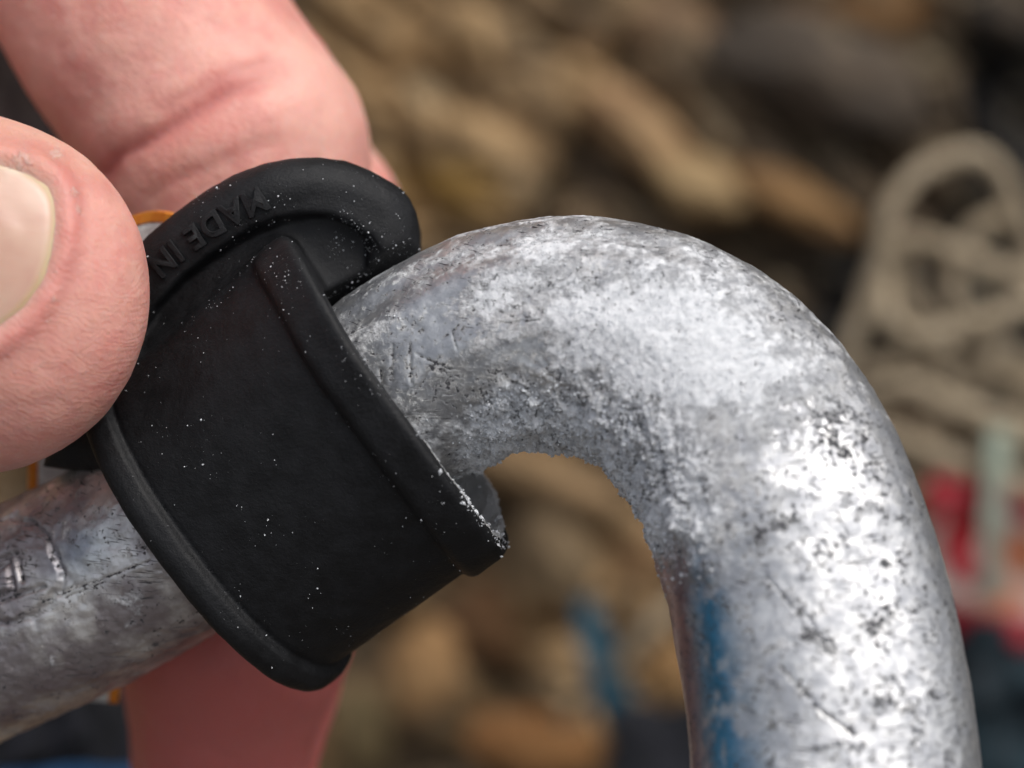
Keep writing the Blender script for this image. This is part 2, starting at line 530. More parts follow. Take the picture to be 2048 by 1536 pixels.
# ---- relief
disp = (mid - 0.5) * 2.5 + (big - .5) * 8
disp += powder.clip(0, 1.2) * ((fin - 0.35) * 4)
disp += crust * ((fbm(V / 38.0, 3, 40) - 0.4) * 46 + (fin - .4) * 12 + (fbm(V/5.0,2,44)-.5)*4)
# shallow forging flutes along the bar
disp += (9 * np.exp(-((cth - 0.28) / 0.13) ** 2) - 9 * np.exp(-((cth - 0.60) / 0.12) ** 2) + 4 * np.exp(-((cth + 0.2) / .12) ** 2)) * (sth > 0) * sstep(1500, 1250, PX) * sstep(560, 640, PX)
disp += left * ((fbm(V / 60.0, 3, 60) - .5) * 9 + (fbm(V / 16.0, 2, 61) - .5) * 4)
# stamped medallion with a figure, on the left of the bar
md = np.hypot((PX - 12), (PY - 1142) * 1.05) + (mid - .5) * 26 + (big - .5) * 30
front = (sth > 0.2)
disp += front * 0.75 * (7 * sstep(106, 96, md) - 9 * np.exp(-((md - 108) / 7.0) ** 2))
def seg(ax, ay, bx, by, r):
    vx, vy = bx - ax, by - ay
    t_ = (((PX - ax) * vx + (PY - ay) * vy) / (vx * vx + vy * vy)).clip(0, 1)
    d_ = np.hypot(PX - ax - t_ * vx, PY - ay - t_ * vy)
    return np.exp(-(d_ / r) ** 2)
glyph = np.maximum.reduce([seg(18, 1122, 29, 1182, 6), seg(-30, 1160, 18, 1122, 6), seg(-30, 1200, 29, 1182, 6), seg(34, 1106, -20, 1128, 5), seg(36, 1118, 46, 1160, 5),
                           seg(-40, 1216, 90, 1172, 4)])
disp -= front * glyph * 10
dark = np.where(front, np.maximum(dark, glyph * 0.55), dark)
dark = np.where(front & (PX < 300), np.maximum(dark, 0.5 * np.exp(-((md - 109) / 6.0) ** 2)), dark)
# long scratches
scr = np.maximum.reduce([seg(40, 1230, 150, 1172, 2.6), seg(120, 1190, 300, 1122, 2.4), seg(130, 1196, 210, 1164, 2.2), seg(830, 790, 880, 712, 2.2),
                         seg(832, 708, 900, 738, 2.2), seg(950, 650, 1080, 640, 2.0), seg(785, 690, 783, 760, 3), seg(820, 690, 822, 765, 3), seg(760, 740, 765, 790, 3),
                         seg(905, 665, 915, 700, 2), seg(1560, 1330, 1640, 1420, 5), seg(1640, 1420, 1710, 1470, 5), seg(1530, 1150, 1600, 1230, 3), seg(1480, 1165, 1540, 1155, 2),
                         seg(1590, 1200, 1655, 1290, 3.5), seg(870, 690, 930, 640, 2), seg(990, 620, 1040, 640, 2), seg(700, 665, 735, 650, 2)])
disp -= front * scr * 1.6
dark = np.where(front, np.maximum(dark, scr * 0.9), dark)
Vd = V + Nv * disp[:, None]
F = grid_faces(NS, NTH)
carabiner = empty("carabiner", q(1120, 660, 140), "aluminium carabiner with its bend crusted in white corrosion powder, held through a black rubber keeper", "carabiner")
# orient
tst = vnormals(Vd[:NTH * 3], grid_faces(3, NTH))
if (tst * Nv[:NTH * 3]).sum() < 0: F = F[:, ::-1]
build("bar", Vd, F, MET, carabiner, dict(powder=powder, dark=dark, blue=blue, pink_refl=pink_refl, dull=dull))

def crumbs(name, pts, nrm, sizes, parent, mat, lab=None):
    """small angular grains resting on a surface, one joined mesh"""
    oct_v = np.array([[1, 0, 0], [-1, 0, 0], [0, 1, 0], [0, -1, 0], [0, 0, 1], [0, 0, -1]], float)
    oct_f = np.array([[0, 2, 4], [2, 1, 4], [1, 3, 4], [3, 0, 4], [2, 0, 5], [1, 2, 5], [3, 1, 5], [0, 3, 5]])
    n = len(pts)
    A = rng.normal(size=(n, 3, 3)); Q_, _ = np.linalg.qr(A)
    sc = sizes[:, None] * rng.uniform(0.5, 1.25, (n, 3))
    jig = rng.uniform(0.7, 1.2, (n, 6, 1))
    vv = np.einsum('nij,nkj->nki', Q_, oct_v[None] * jig * sc[:, None])
    vv = vv + (pts + nrm * sizes[:, None] * 0.35)[:, None]
    ff = (oct_f[None] + (np.arange(n) * 6)[:, None, None]).reshape(-1, 3)
    o = build(name, vv.reshape(-1, 3), ff, mat, parent, smooth=False)
    o['kind'] = 'stuff'
    if lab: o['label'] = lab
    return o

vis = (sth > -0.3) & (PX > 640) & (PX < 1800) & (PY < 1200)
pr = (powder.clip(0, 1.2) ** 2 * (0.1 + 1.2 * (mid > .52)) * vis * (cth < .55) + 0.9 * crust * (PX > 900))
pr = pr / pr.sum()
ii = rng.choice(len(pr), 12000, p=pr)
sz = rng.gamma(2.0, 0.6, 12000).clip(.6, 3.6) * (1 + 0.5 * crust[ii])
crumbs("corrosion_powder", Vd[ii], Nv[ii], sz, carabiner, POWDER, "loose white corrosion grains on the bend")

# ================================================================== RUBBER KEEPER
H = 5.0
xs = np.arange(20, 1060, H); ys = np.arange(290, 1430, H); ws = np.arange(-400, 400, H)
X, Y, W = np.meshgrid(xs, ys, ws, indexing='ij')
X = X.astype(np.float32); Y = Y.astype(np.float32); W = W.astype(np.float32)
c0 = np.array([603, 920, 8.0])
tl = math.radians(19)
ei = np.array([.807, -.591])
E1 = np.array([ei[0] * math.cos(tl), ei[1] * math.cos(tl), math.sin(tl)])
E2 = np.array([.591, .807, 0])
E3 = np.cross(E1, E2); E3 *= np.sign(E3[2])
dX, dY, dW = X - c0[0], Y - c0[1], W - c0[2]
p1 = dX * E1[0] + dY * E1[1] + dW * E1[2]
p2 = dX * E2[0] + dY * E2[1]
p3 = dX * E3[0] + dY * E3[1] + dW * E3[2]
del dX, dY, dW
kk1 = 0.36 * sstep(-90, 150, p1)
p1s = p1 - kk1 * np.where(p3 > 0, p3, p3 * 0.2)
def sup(a2, a3, n_, o2=0.0, o3=0.0):
    g = (np.abs((p2 - o2) / a2) ** n_ + np.abs((p3 - o3) / a3) ** n_) ** (1 / n_)
    rr = np.hypot(p2 - o2, p3 - o3)
    return (g - 1) * rr / np.maximum(g, 1e-3)
p1f = p1s - 24 * sstep(-60, -360, p2)
aR = np.interp(p1s.ravel(), [-270, -240, -222, -196, -189, -178, 250], [17, 27, 28, 18, -3, 0, 0]).reshape(p1.shape).astype(np.float32)
ring = sup(371, 246, 2.3) - aR
ring = smax(ring, np.abs(p1s + 8) - 250, 18)
bore = sup(292, 222, 2.4, 55)
# ---- pocket lobe
def poly_sdf(px_, py_, poly):
    d = np.full(px_.shape, 1e9); sgn = np.ones(px_.shape)
    n_ = len(poly); j = n_ - 1
    for i in range(n_):
        ax, ay = poly[i]; bx, by = poly[j]
        ex, ey = bx - ax, by - ay
        wx, wy = px_ - ax, py_ - ay
        t_ = ((wx * ex + wy * ey) / (ex * ex + ey * ey)).clip(0, 1)
        d = np.minimum(d, (wx - ex * t_) ** 2 + (wy - ey * t_) ** 2)
        c1 = py_ >= ay; c2 = py_ < by; c3 = ex * wy > ey * wx
        fl = (c1 & c2 & c3) | (~c1 & ~c2 & ~c3)
        sgn = np.where(fl, -sgn, sgn)
        j = i
    return sgn * np.sqrt(d)
lobe_poly = np.array([(76, 934), (120, 800), (170, 640), (232, 545), (300, 473), (360, 428), (420, 388), (475, 357), (530, 336), (585, 325), (640, 322),
                      (692, 328), (740, 345), (782, 367), (803, 383), (817, 400), (828, 424), (836, 455), (838, 520), (836, 600), (815, 690), (760, 780), (560, 900), (380, 960), (225, 948)], float)
x2, y2 = np.meshgrid(xs, ys, indexing='ij')
d2 = poly_sdf(x2, y2, lobe_poly)[:, :, None].astype(np.float32)
sm = lambda a: np.convolve(np.pad(a, 22, mode='edge'), np.ones(45) / 45, 'valid')
zc = sm(np.interp(xs, [60, 300, 560, 700, 840], [-120, -62, -34, -50, -75]))[:, None, None].astype(np.float32)
zh = sm(np.interp(xs, [60, 300, 560, 700, 840], [60, 120, 148, 132, 100]))[:, None, None].astype(np.float32)
rr = 58.0
a_ = d2 + rr; b_ = np.abs(W - zc) - zh + rr * 0.55
lobe = np.hypot(np.maximum(a_, 0), np.maximum(b_, 0) * 1.0) + np.minimum(np.maximum(a_, b_), 0) - rr
# the bead: a fat rounded roll along the outline, flatter plate inside
brd = np.interp(xs, [60, 560, 835], [62, 62, 46])[:, None, None].astype(np.float32)
bead = np.hypot(d2 + brd, (W - (zc + zh - 34)) * 0.9) - brd
inner = smax(-(d2 + 112), -(W - (zc + zh - 30)), 25)
rec = np.interp(xs, [60, 420, 560, 640], [8, 14, 26, 30])[:, None, None].astype(np.float32)
rec_poly = np.array([(525, 498), (570, 470), (640, 455), (700, 460), (745, 478), (772, 515), (780, 575), (775, 650), (720, 760), (470, 760)], float)
d3 = poly_sdf(x2, y2, rec_poly)[:, :, None].astype(np.float32)
inner = np.maximum(np.minimum(d2 + 112, d3), -(W - (zc + zh - rec)))
lobe = smax(lobe, -inner, 14)
lobe = smin(lobe, bead, 10)
# thin mould line on top of the bead
ml = np.hypot(d2 + 20, W - (zc + zh + 2)) - 5
lobe = smin(lobe, ml, 5)
f = smin(ring, lobe, 44)
# flange strip: keeps its crisp step above the blend
fl_ = smax(smax(sup(371 + 19, 246 + 19, 2.3), np.abs(p1f - 190) - 50, 24), -(W - 0), 10)
f = smin(f, smax(fl_, -(p2 + 385), 46), 3)
f = smax(f, -bore, 8)
f = smax(f, -smax(sup(262, 225, 2.3, 30), np.abs(p1) - 600, 5), 6)
Vk, Fk = surface_nets(f, (xs[0], ys[0], ws[0]), H)
del ring, bore, lobe, bead, inner, fl_, ml, f, X, Y, W, p1, p1s, p3, a_, b_, kk1, aR
Vk = relax(Vk, Fk, 1)
Nk = vnormals(Vk, Fk)
dd = Vk - c0
P1, P2, P3 = dd @ E1, dd @ E2, dd @ E3
P1s = P1 - 0.36 * sstep(-90, 150, P1) * np.where(P3 > 0, P3, P3 * 0.2)
Vk = Vk + Nk * ((fbm(Vk / 60, 3, 5) - .5) * 5)[:, None]
gb = (np.abs((P2 - 55) / 292) ** 2.4 + np.abs(P3 / 222) ** 2.4) ** (1 / 2.4)
inside = (gb < 1.04) & (np.sign((Nk * np.stack([P2 * E2[0] + P3 * E3[0], P2 * E2[1] + P3 * E3[1], P2 * E2[2] + P3 * E3[2]], 1)).sum(1)) < 0)
kp = -0.6 + 0 * P1
kp = np.where(inside & (P2 > 110) & (P1 > -40) & (np.abs(P1) < 330) & (np.abs(P2) < 372), 1.3, kp)
Vk = Vk + Nk * ((kp > 1) * (P1 > 40) * (fbm(Vk / 34, 3, 51) - .35) * 24)[:, None]
kp += 0.75 * (0.4 + 0.6 * sstep(50, 330, P2)) * np.exp(-((P1s - 243) / 5.0) ** 2) * (P2 > -120) * (0.3 + 1.2 * fbm(Vk / 25, 3, 33))
keeper = empty("rubber_keeper", c0, "black rubber keeper sleeve with raised MADE IN lettering, clamped round the bar beside the thumb", "rubber keeper")
sleeve = build("sleeve", Vk, Fk, RUB, keeper, dict(powder=kp))

bvhK = BVHTree.FromPolygons([tuple(v) for v in Vk], Fk.tolist())
# ---- lettering: upside-down along the bead
def lettering(text):
    cu = bpy.data.curves.new("lettering_curve", 'FONT')
    cu.body = text; cu.size = 1; cu.space_character = 1.12; cu.align_x = 'CENTER'
    cu.extrude = 0.10; cu.bevel_depth = 0.03; cu.bevel_resolution = 2; cu.resolution_u = 6; cu.offset = 0.012
    ob = bpy.data.objects.new("lettering_curve", cu); COL.objects.link(ob)
    dg = bpy.context.evaluated_depsgraph_get()
    me = bpy.data.meshes.new_from_object(ob.evaluated_get(dg))
    vv = np.array([v.co[:] for v in me.vertices]); ff = [list(p.vertices) for p in me.polygons]
    bpy.data.objects.remove(ob); bpy.data.curves.remove(cu); bpy.data.meshes.remove(me)
    return vv, ff
tv, tf = lettering("MADE IN")
tw = tv[:, 0].max() - tv[:, 0].min()
line, lu = spline([(560, 392, 0), (535, 410, 0), (480, 436, 0), (425, 468, 0), (370, 506, 0), (315, 552, 0), (290, 580, 0)], 200)
Llen = 262.0
s0 = 22.0
sx = (tv[:, 0] - tv[:, 0].min()) / tw * Llen + s0
hgt = 66.0
off = (tv[:, 1] - 0.36) * hgt
tt = np.gradient(line[:, :2], axis=0); tt /= np.linalg.norm(tt, axis=1)[:, None]
bx = np.interp(sx, lu, line[:, 0]); by = np.interp(sx, lu, line[:, 1])
tx = np.interp(sx, lu, tt[:, 0]); ty = np.interp(sx, lu, tt[:, 1])
# text runs right-to-left (upside down): up of the letters points down-right in the photo
ux, uy = -ty, tx
if (uy.mean() < 0): ux, uy = -ux, -uy
lx = bx + ux * off; ly = by + uy * off
wz = np.empty(len(lx))
for i in range(len(lx)):
    h_ = bvhK.ray_cast(Vector((lx[i], ly[i], 900)), Vector((0, 0, -1)))
    wz[i] = h_[0][2] if h_[0] is not None else np.nan
wz = np.where(np.isnan(wz), np.nanmean(wz), wz)
depth = (tv[:, 2] / 0.122).clip(-1, 1)
LV = np.stack([lx, ly, wz + depth * 13 - 1.5], 1)
build("raised_lettering", LV, [f_[::-1] for f_ in tf], RUB, keeper, dict(powder=np.full(len(LV), -0.25)))

# ---- dust grains on the rubber
vis = (Nk[:, 2] > 0.05)
wgt = vis * (0.10 + 2.0 * sstep(.5, .66, fbm(Vk / 70, 3, 77)))
nearbead = np.exp(-(np.hypot(Vk[:, 0] - 690, (Vk[:, 1] - 470)) / 90) ** 2)
wgt = wgt * (1 + 7 * nearbead + 0.8 * (P1s > 130)) * (Vk[:, 0] > 200)
wgt /= wgt.sum()
ii = rng.choice(len(Vk), 2400, p=wgt)
crumbs("dust", Vk[ii] + rng.normal(size=(2400, 3)) * 1.5, Nk[ii], rng.gamma(1.2, 0.62, 2400).clip(.4, 3.0) * .8, keeper, POWDER, "white dust specks over the rubber")
# powder clinging along the open rim and in the mouth of the sleeve
w2 = (np.exp(-((P1s - 240) / 8.0) ** 2) * (Nk[:, 2] > -.5) * (P2 > -150) * (0.2 + sstep(100, 360, P2)) + 1.6 * (kp > 1) * (P1 > 80) * (P2 > 180))
w2 = w2 * sstep(.42, .62, fbm(Vk / 30, 3, 91)); w2 /= w2.sum(); ii = rng.choice(len(Vk), 1500, p=w2)
clump = (fbm(Vk[ii] / 18, 2, 90) > .5) 
crumbs("rim_powder", Vk[ii], Nk[ii], (rng.gamma(2, 0.7, 1500) * (1 + 1.0 * clump * (P2[ii] > 200))).clip(.6, 6), keeper, POWDER, "white powder caught on the open rim")

# ================================================================== HAND
HH = 13.0
xs = np.arange(-1500, 1000, HH); ys = np.arange(-1250, 1950, HH); ws = np.arange(-1500, 760, HH)
X, Y, W = [a.astype(np.float32) for a in np.meshgrid(xs, ys, ws, indexing='ij')]
def cone(a, ra, b, rb, zs=1.0, flatdir=None):
    """round cone (linear radius) capsule; zs<1 flattens along w"""
    a = np.array(a, float); b = np.array(b, float)
    ab = b - a
    sw = 1.0 / zs
    ab2 = ab[0] ** 2 + ab[1] ** 2 + (ab[2] * sw) ** 2
    dx, dy, dz = X - a[0], Y - a[1], (W - a[2]) * sw
    t_ = ((dx * ab[0] + dy * ab[1] + dz * (ab[2] * sw)) / ab2).clip(0, 1)
    d = np.sqrt((dx - t_ * ab[0]) ** 2 + (dy - t_ * ab[1]) ** 2 + (dz - t_ * ab[2] * sw) ** 2) - (ra + (rb - ra) * t_)
    return d * (0.5 + 0.5 * zs)
def qq(x, y, w): return tuple(q(x, y, w))
S = lambda r, w: r * (D - w) / D
# index finger: base -> middle joint -> end joint -> tip
idx_ = cone(qq(-300, -880, -560), S(280, -500), qq(296, 56, -560), S(266, -540))
idx_ = smin(idx_, cone(qq(300, 60, -560), S(268, -540), qq(458, 300, -545), S(270, -540)), 40)
idx_ = smin(idx_, cone(qq(468, 320, -545), S(262, -540), qq(474, 800, -555), S(236, -540)), 50)
idx_ = smin(idx_, cone(qq(474, 800, -555), S(236, -540), qq(470, 1260, -640), S(232, -600)), 40)
idx_ = smin(idx_, cone(qq(470, 1260, -640), S(229, -600), qq(437, 1580, -760), S(160, -700)), 40)
# flexion crease on the index
def crease(f, pts, r, k):
    for i in range(len(pts) - 1):
        f = smax(f, -cone(pts[i], r, pts[i + 1], r), k)
    return f
hand = idx_
mid_ = cone(qq(-260, -860, -1010), S(260, -950), qq(430, 300, -900), S(245, -950))
mid_ = smin(mid_, cone(qq(430, 300, -900), S(245, -950), qq(566, 478, -880), S(243, -950)), 40)
mid_ = smin(mid_, cone(qq(566, 478, -880), S(240, -950), qq(520, 950, -900), S(215, -950)), 50)
mid_ = smin(mid_, cone(qq(520, 950, -900), S(215, -950), qq(466, 1330, -860), S(214, -950)), 40)
mid_ = smin(mid_, cone(qq(466, 1330, -860), S(214, -950), qq(440, 1660, -800), S(165, -800)), 40)
hand = smin(hand, mid_, 14)
ringf = cone((-180, -760, -1260), 200, (470, 420, -1250), 170)
ringf = smin(ringf, cone((470, 420, -1250), 170, (490, 900, -1200), 160), 40)
hand = smin(hand, ringf, 14)
palm = smin(cone((-1200, -300, -700), 330, (-500, -900, -650), 330), cone((-1250, 200, -500), 330, (-900, -300, -1050), 300), 120)
hand = smin(hand, palm, 60)
thumb = cone(qq(-62, 590, 250), S(362, 250), qq(-560, 470, 190), S(385, 230), 0.66)
thumb = smin(thumb, cone(qq(-560, 470, 190), S(350, 200), (-1250, 250, -150), 400, 0.9), 90)
thumb = smin(thumb, cone((-1250, 250, -150), 380, (-1250, -200, -560), 360), 120)
hand = smin(hand, thumb, 20)
Vh, Fh = surface_nets(hand, (xs[0], ys[0], ws[0]), HH)
del hand, idx_, mid_, ringf, palm, thumb, X, Y, W
Vh = relax(Vh, Fh, 3)
Nh = vnormals(Vh, Fh)
hx = 1024 + (Vh[:, 0] - 1024) * D / (D - Vh[:, 2]); hy = 768 + (Vh[:, 1] - 768) * D / (D - Vh[:, 2])
isthumb = Vh[:, 2] > -60
# nail outline
nail_poly = np.array([(-420, 300), (-200, 300), (0, 322), (60, 340), (100, 366), (114, 398), (117, 440), (108, 500), (86, 565), (50, 618), (0, 660), (-70, 700), (-200, 730), (-420, 740)], float)
nd = poly_sdf(hx, hy, nail_poly)
fr = isthumb & (Nh[:, 2] > 0.2)
sink = fr * (13 * sstep(14, -14, nd))
ridge = fr * (9 * np.exp(-((nd - 26) / 20.0) ** 2))
def polyd(pts):
    d = np.full(len(hx), 1e9)
    for (ax, ay), (bx_, by_) in zip(pts[:-1], pts[1:]):
        ex, ey = bx_ - ax, by_ - ay
        t_ = (((hx - ax) * ex + (hy - ay) * ey) / (ex * ex + ey * ey)).clip(0, 1)
        d = np.minimum(d, np.hypot(hx - ax - t_ * ex, hy - ay - t_ * ey))
    return d
far = ~isthumb
cr1 = polyd([(215, 345), (240, 312), (300, 282), (370, 240), (440, 195), (520, 165), (570, 155)])
cr2 = polyd([(330, 215), (400, 180), (470, 145), (530, 125)])
cr3 = polyd([(300, 400), (330, 370), (430, 330), (560, 280)])
cdisp = far * (-10 * np.exp(-(cr1 / 13.0) ** 2) * sstep(600, 400, hx) + 9 * np.exp(-((cr1 - 55) / 45.0) ** 2) - 4 * np.exp(-(cr2 / 12.0) ** 2) - 4 * np.exp(-(cr3 / 11.0) ** 2))
cdisp = cdisp * (hy < 480)
Vh = Vh + Nh * ((ridge - sink + cdisp) + (fbm(Vh / 150, 3, 8) - .5) * 14 + (fbm(Vh / 40, 3, 18) - .5) * 3.5)[:, None]
red = far * (0.62 * np.exp(-(cr1 / 26.0) ** 2) * sstep(640, 420, hx) + 0.28 * np.exp(-(cr2 / 20.0) ** 2)) * (hy < 480)
red += isthumb * (0.35 * np.exp(-((nd - 34) / 30.0) ** 2) * (nd > 0) + 0.16)
red += 0.9 * far * (hy > 1100)  # shade on the lower fingers painted in as darker red
red = np.minimum(red, 1.0)
dry = np.zeros(len(hx)) - 0.6
for (a, b, r_) in [(148, 388, 15), (155, 420, 11), (112, 545, 10), (108, 600, 13), (96, 640, 12), (45, 322, 26), (110, 310, 22), (38, 805, 7)]:
    dry = np.maximum(dry, isthumb * 1.5 * np.exp(-(((hx - a) ** 2 + (hy - b) ** 2) / (r_ * 1.4) ** 2)) - 0.6)
pale = isthumb * (0.9 * sstep(430, 300, hy + 0.15 * (hx - 100)) + .25) * (nd > -10) + far * 0.10
handle = tag(build("hand", Vh, Fh, SKIN, None, dict(red=red, dry=dry, pale=pale.clip(0, 1)), base=(-600, 300, -500)),
             "bare hand pinching the black keeper, thumb in front and fingers curled behind", "hand")
# fingernail: curved plate lying in its bed
bvhH = BVHTree.FromPolygons([tuple(v) for v in Vh], Fh.tolist())
nu, nv_ = 90, 90
cxn, cyn = -150.0, 515.0
rim = []
angs = np.linspace(0, 2 * np.pi, nu, endpoint=False)
def ray_poly(an):
    best = 0
    dxn, dyn = math.cos(an), math.sin(an)
    for (ax, ay), (bx_, by_) in zip(nail_poly, np.roll(nail_poly, -1, 0)):
        ex, ey = bx_ - ax, by_ - ay
        den = dxn * ey - dyn * ex
        if abs(den) < 1e-9: continue
        t_ = ((ax - cxn) * ey - (ay - cyn) * ex) / den
        s_ = ((ax - cxn) * dyn - (ay - cyn) * dxn) / den
        if t_ > 0 and -1e-6 <= s_ <= 1 + 1e-6: best = max(best, t_)
    return best
rads = np.array([ray_poly(a) for a in angs])
rads = np.convolve(np.r_[rads[-2:], rads, rads[:2]], [.1, .2, .4, .2, .1], 'valid')
NVt, NE = [], []
rs = np.r_[np.linspace(0.02, 0.9, 22), 0.94, 0.965, 0.985, 1.0, 1.003]
for r_ in rs:
    for a, R_ in zip(angs, rads):
        NVt.append((cxn + math.cos(a) * R_ * r_, cyn + math.sin(a) * R_ * r_)); NE.append((R_ * (1 - r_), a))
NVt = np.array(NVt); NE = np.array(NE)
hz = np.empty(len(NVt)); last = 480
campt = Vector((1024, 768, D))
for i, (a, b) in enumerate(NVt):
    tgt = Vector(q(a, b, 0)); dr_ = (tgt - campt).normalized()
    h_ = bvhH.ray_cast(campt, dr_)
    if h_[0] is not None: last = h_[0][2]
    hz[i] = last
# smooth plate curvature: fit quadratic to the bed
A_ = np.stack([np.ones(len(NVt)), NVt[:, 0], NVt[:, 1], NVt[:, 0] ** 2, NVt[:, 1] ** 2, NVt[:, 0] * NVt[:, 1]], 1) / np.array([1, 300, 300, 9e4, 9e4, 9e4])
sel = (np.tile(rs[:, None], (1, nu)).ravel() < 0.95) & (NVt[:, 0] > -380)
cf, *_ = np.linalg.lstsq(A_[sel], hz[sel], rcond=None)
pl = A_ @ cf
rr_ = np.tile(rs[:, None], (1, nu)).ravel()
plate = np.maximum(pl + 4, hz + 3) * (1 - 0) 
plate = np.where(rr_ > 1.0, plate - 22, plate - 7 * sstep(0.93, 1.0, rr_))
NQ = np.array([q(a, b, w_) for (a, b), w_ in zip(NVt, plate)])
nf = grid_faces(len(rs), nu).tolist(); nf.append(list(range(nu))[::-1])
edge = sstep(22, 3, NE[:, 0]) * ((np.cos(NE[:, 1] - 0.25) > 0.25))
build("fingernail", NQ, nf, NAIL, handle, dict(edge=edge))

# ================================================================== SLING behind the thumb
WEB = mat_simple("white_webbing", (0.62, 0.60, 0.58), (0.78, 0.77, 0.74), 0.06, 0.8, 6, det=3)
ORG = mat_simple("orange_webbing_edge", (0.78, 0.22, 0.015), (0.85, 0.32, 0.03), 0.05, 0.75, 5)
def ribbon(rows, t=9, n=160, m_=26, u0=-1.0, u1=1.0, lift=0.0):
    P_, u_ = spline(rows, n)
    T_ = np.gradient(P_[:, :3], axis=0); T_ /= np.linalg.norm(T_, axis=1)[:, None]
    Wd = P_[:, 3:6]; Wd = Wd - (Wd * T_).sum(1)[:, None] * T_
    wl = P_[:, 6:7]
    Wd = Wd / np.linalg.norm(Wd, axis=1)[:, None]
    Nd = np.cross(T_, Wd)
    us = np.linspace(u0, u1, m_ // 2)
    top = P_[:, None, :3] + Wd[:, None] * (us[None, :, None] * wl[:, None] ) + Nd[:, None] * (t / 2 + lift)
    bot = P_[:, None, :3] + Wd[:, None] * (us[::-1][None, :, None] * wl[:, None]) - Nd[:, None] * (t / 2 + lift)
    wv = 1.4 * np.sin(u_ / 5.0)[:, None, None] * Nd[:, None]
    VV = np.concatenate([top + wv, bot - wv], 1)
    mm = VV.shape[1]
    FF = grid_faces(n, mm).tolist(); FF.append(list(range(mm))[::-1]); FF.append([(n - 1) * mm + j for j in range(mm)])
    return VV.reshape(-1, 3), FF
sl_rows = [(460, 640, -90, 0.1, 1, 0, 100), (385, 560, -120, .2, 1, 0, 102), (308, 532, -165, .35, .9, 0, 112), (215, 620, -215, .8, .6, .1, 104),
           (165, 800, -255, 1, .12, .1, 104), (150, 1000, -420, 1, .03, .1, 102), (150, 1200, -470, 1, 0, .1, 102), (150, 1330, -470, 1, .0, .1, 100), (148, 1398, -480, 1, .0, .1, 98)]
sl_rows = [tuple(list(q(r[0], r[1], r[2])) + list(r[3:])) for r in sl_rows]
sling = empty("sling", q(165, 800, -255), "white webbing sling with orange edges coming out from behind the thumb", "sling")
v_, f_ = ribbon(sl_rows, 10, u0=-0.80, u1=0.80); build("webbing", v_, f_, WEB, sling)
v_, f_ = ribbon(sl_rows, 12, u0=-1.0, u1=-0.80, lift=.5); build("edge_stripe", v_, f_, ORG, sling)
v_, f_ = ribbon(sl_rows, 12, u0=0.80, u1=1.0, lift=.5); build("edge_stripe", v_, f_, ORG, sling)

# ================================================================== BACKGROUND
ZR = -8600.0
def bgq(x, y, w): return q(x, y, w)
# rock face: one sheet, rough and creviced, reaching far beyond the frame
def axis_pts(lo, hi, n1, far_, n2):
    a = np.linspace(lo, hi, n1)
    t_ = np.linspace(0, 1, n2 + 1)[1:] ** 1.8
    return np.r_[(lo - (far_) * t_)[::-1], a, hi + far_ * t_]
gx = axis_pts(-3200, 5300, 380, 30000, 60); gy = axis_pts(-2600, 4200, 320, 30000, 60)
GX, GY = np.meshgrid(gx, gy, indexing='ij')
pp_ = np.stack([GX.ravel(), GY.ravel(), 0 * GX.ravel()], 1).astype(np.float32)
a = math.radians(33)
rot = np.stack([pp_[:, 0] * math.cos(a) + pp_[:, 1] * math.sin(a), (-pp_[:, 0] * math.sin(a) + pp_[:, 1] * math.cos(a)) * 1.9, pp_[:, 2]], 1)
wrp = (fbm(pp_ / 900, 3, 31) - .5)[:, None] * 900
def worley(p, seed):
    i = np.floor(p).astype(np.int32); f1 = np.full(len(p), 9.0); f2 = f1.copy(); cid = np.zeros(len(p))
    for dx in (-1, 0, 1):
        for dy in (-1, 0, 1):
            a_, b_ = i[:, 0] + dx, i[:, 1] + dy
            z0 = np.zeros_like(a_)
            d = np.hypot(a_ + _hash(a_, b_, z0, seed) - p[:, 0], b_ + _hash(a_, b_, z0, seed + 1) - p[:, 1])
            cl = d < f1
            f2 = np.where(cl, f1, np.minimum(f2, d)); cid = np.where(cl, _hash(a_, b_, z0, seed + 2), cid); f1 = np.where(cl, d, f1)
    return f1, f2, cid
f1a, f2a, ida = worley((rot + wrp) / 900, 50)
f1b, f2b, idb = worley((rot + wrp * .7) / 380, 60)
hgt_ = (ida - .5) * 700 + sstep(0, .28, f2a - f1a) * 380 + (idb - .5) * 260 + sstep(0, .25, f2b - f1b) * 150 + (fbm(pp_ / 260, 4, 70) - .5) * 420 + (fbm(pp_ / 2500, 2, 71) - .5) * 900
RV = np.stack([GX.ravel(), GY.ravel(), ZR + 720 + hgt_ * .5], 1)
tone = 0.55 * ida + 0.45 * idb
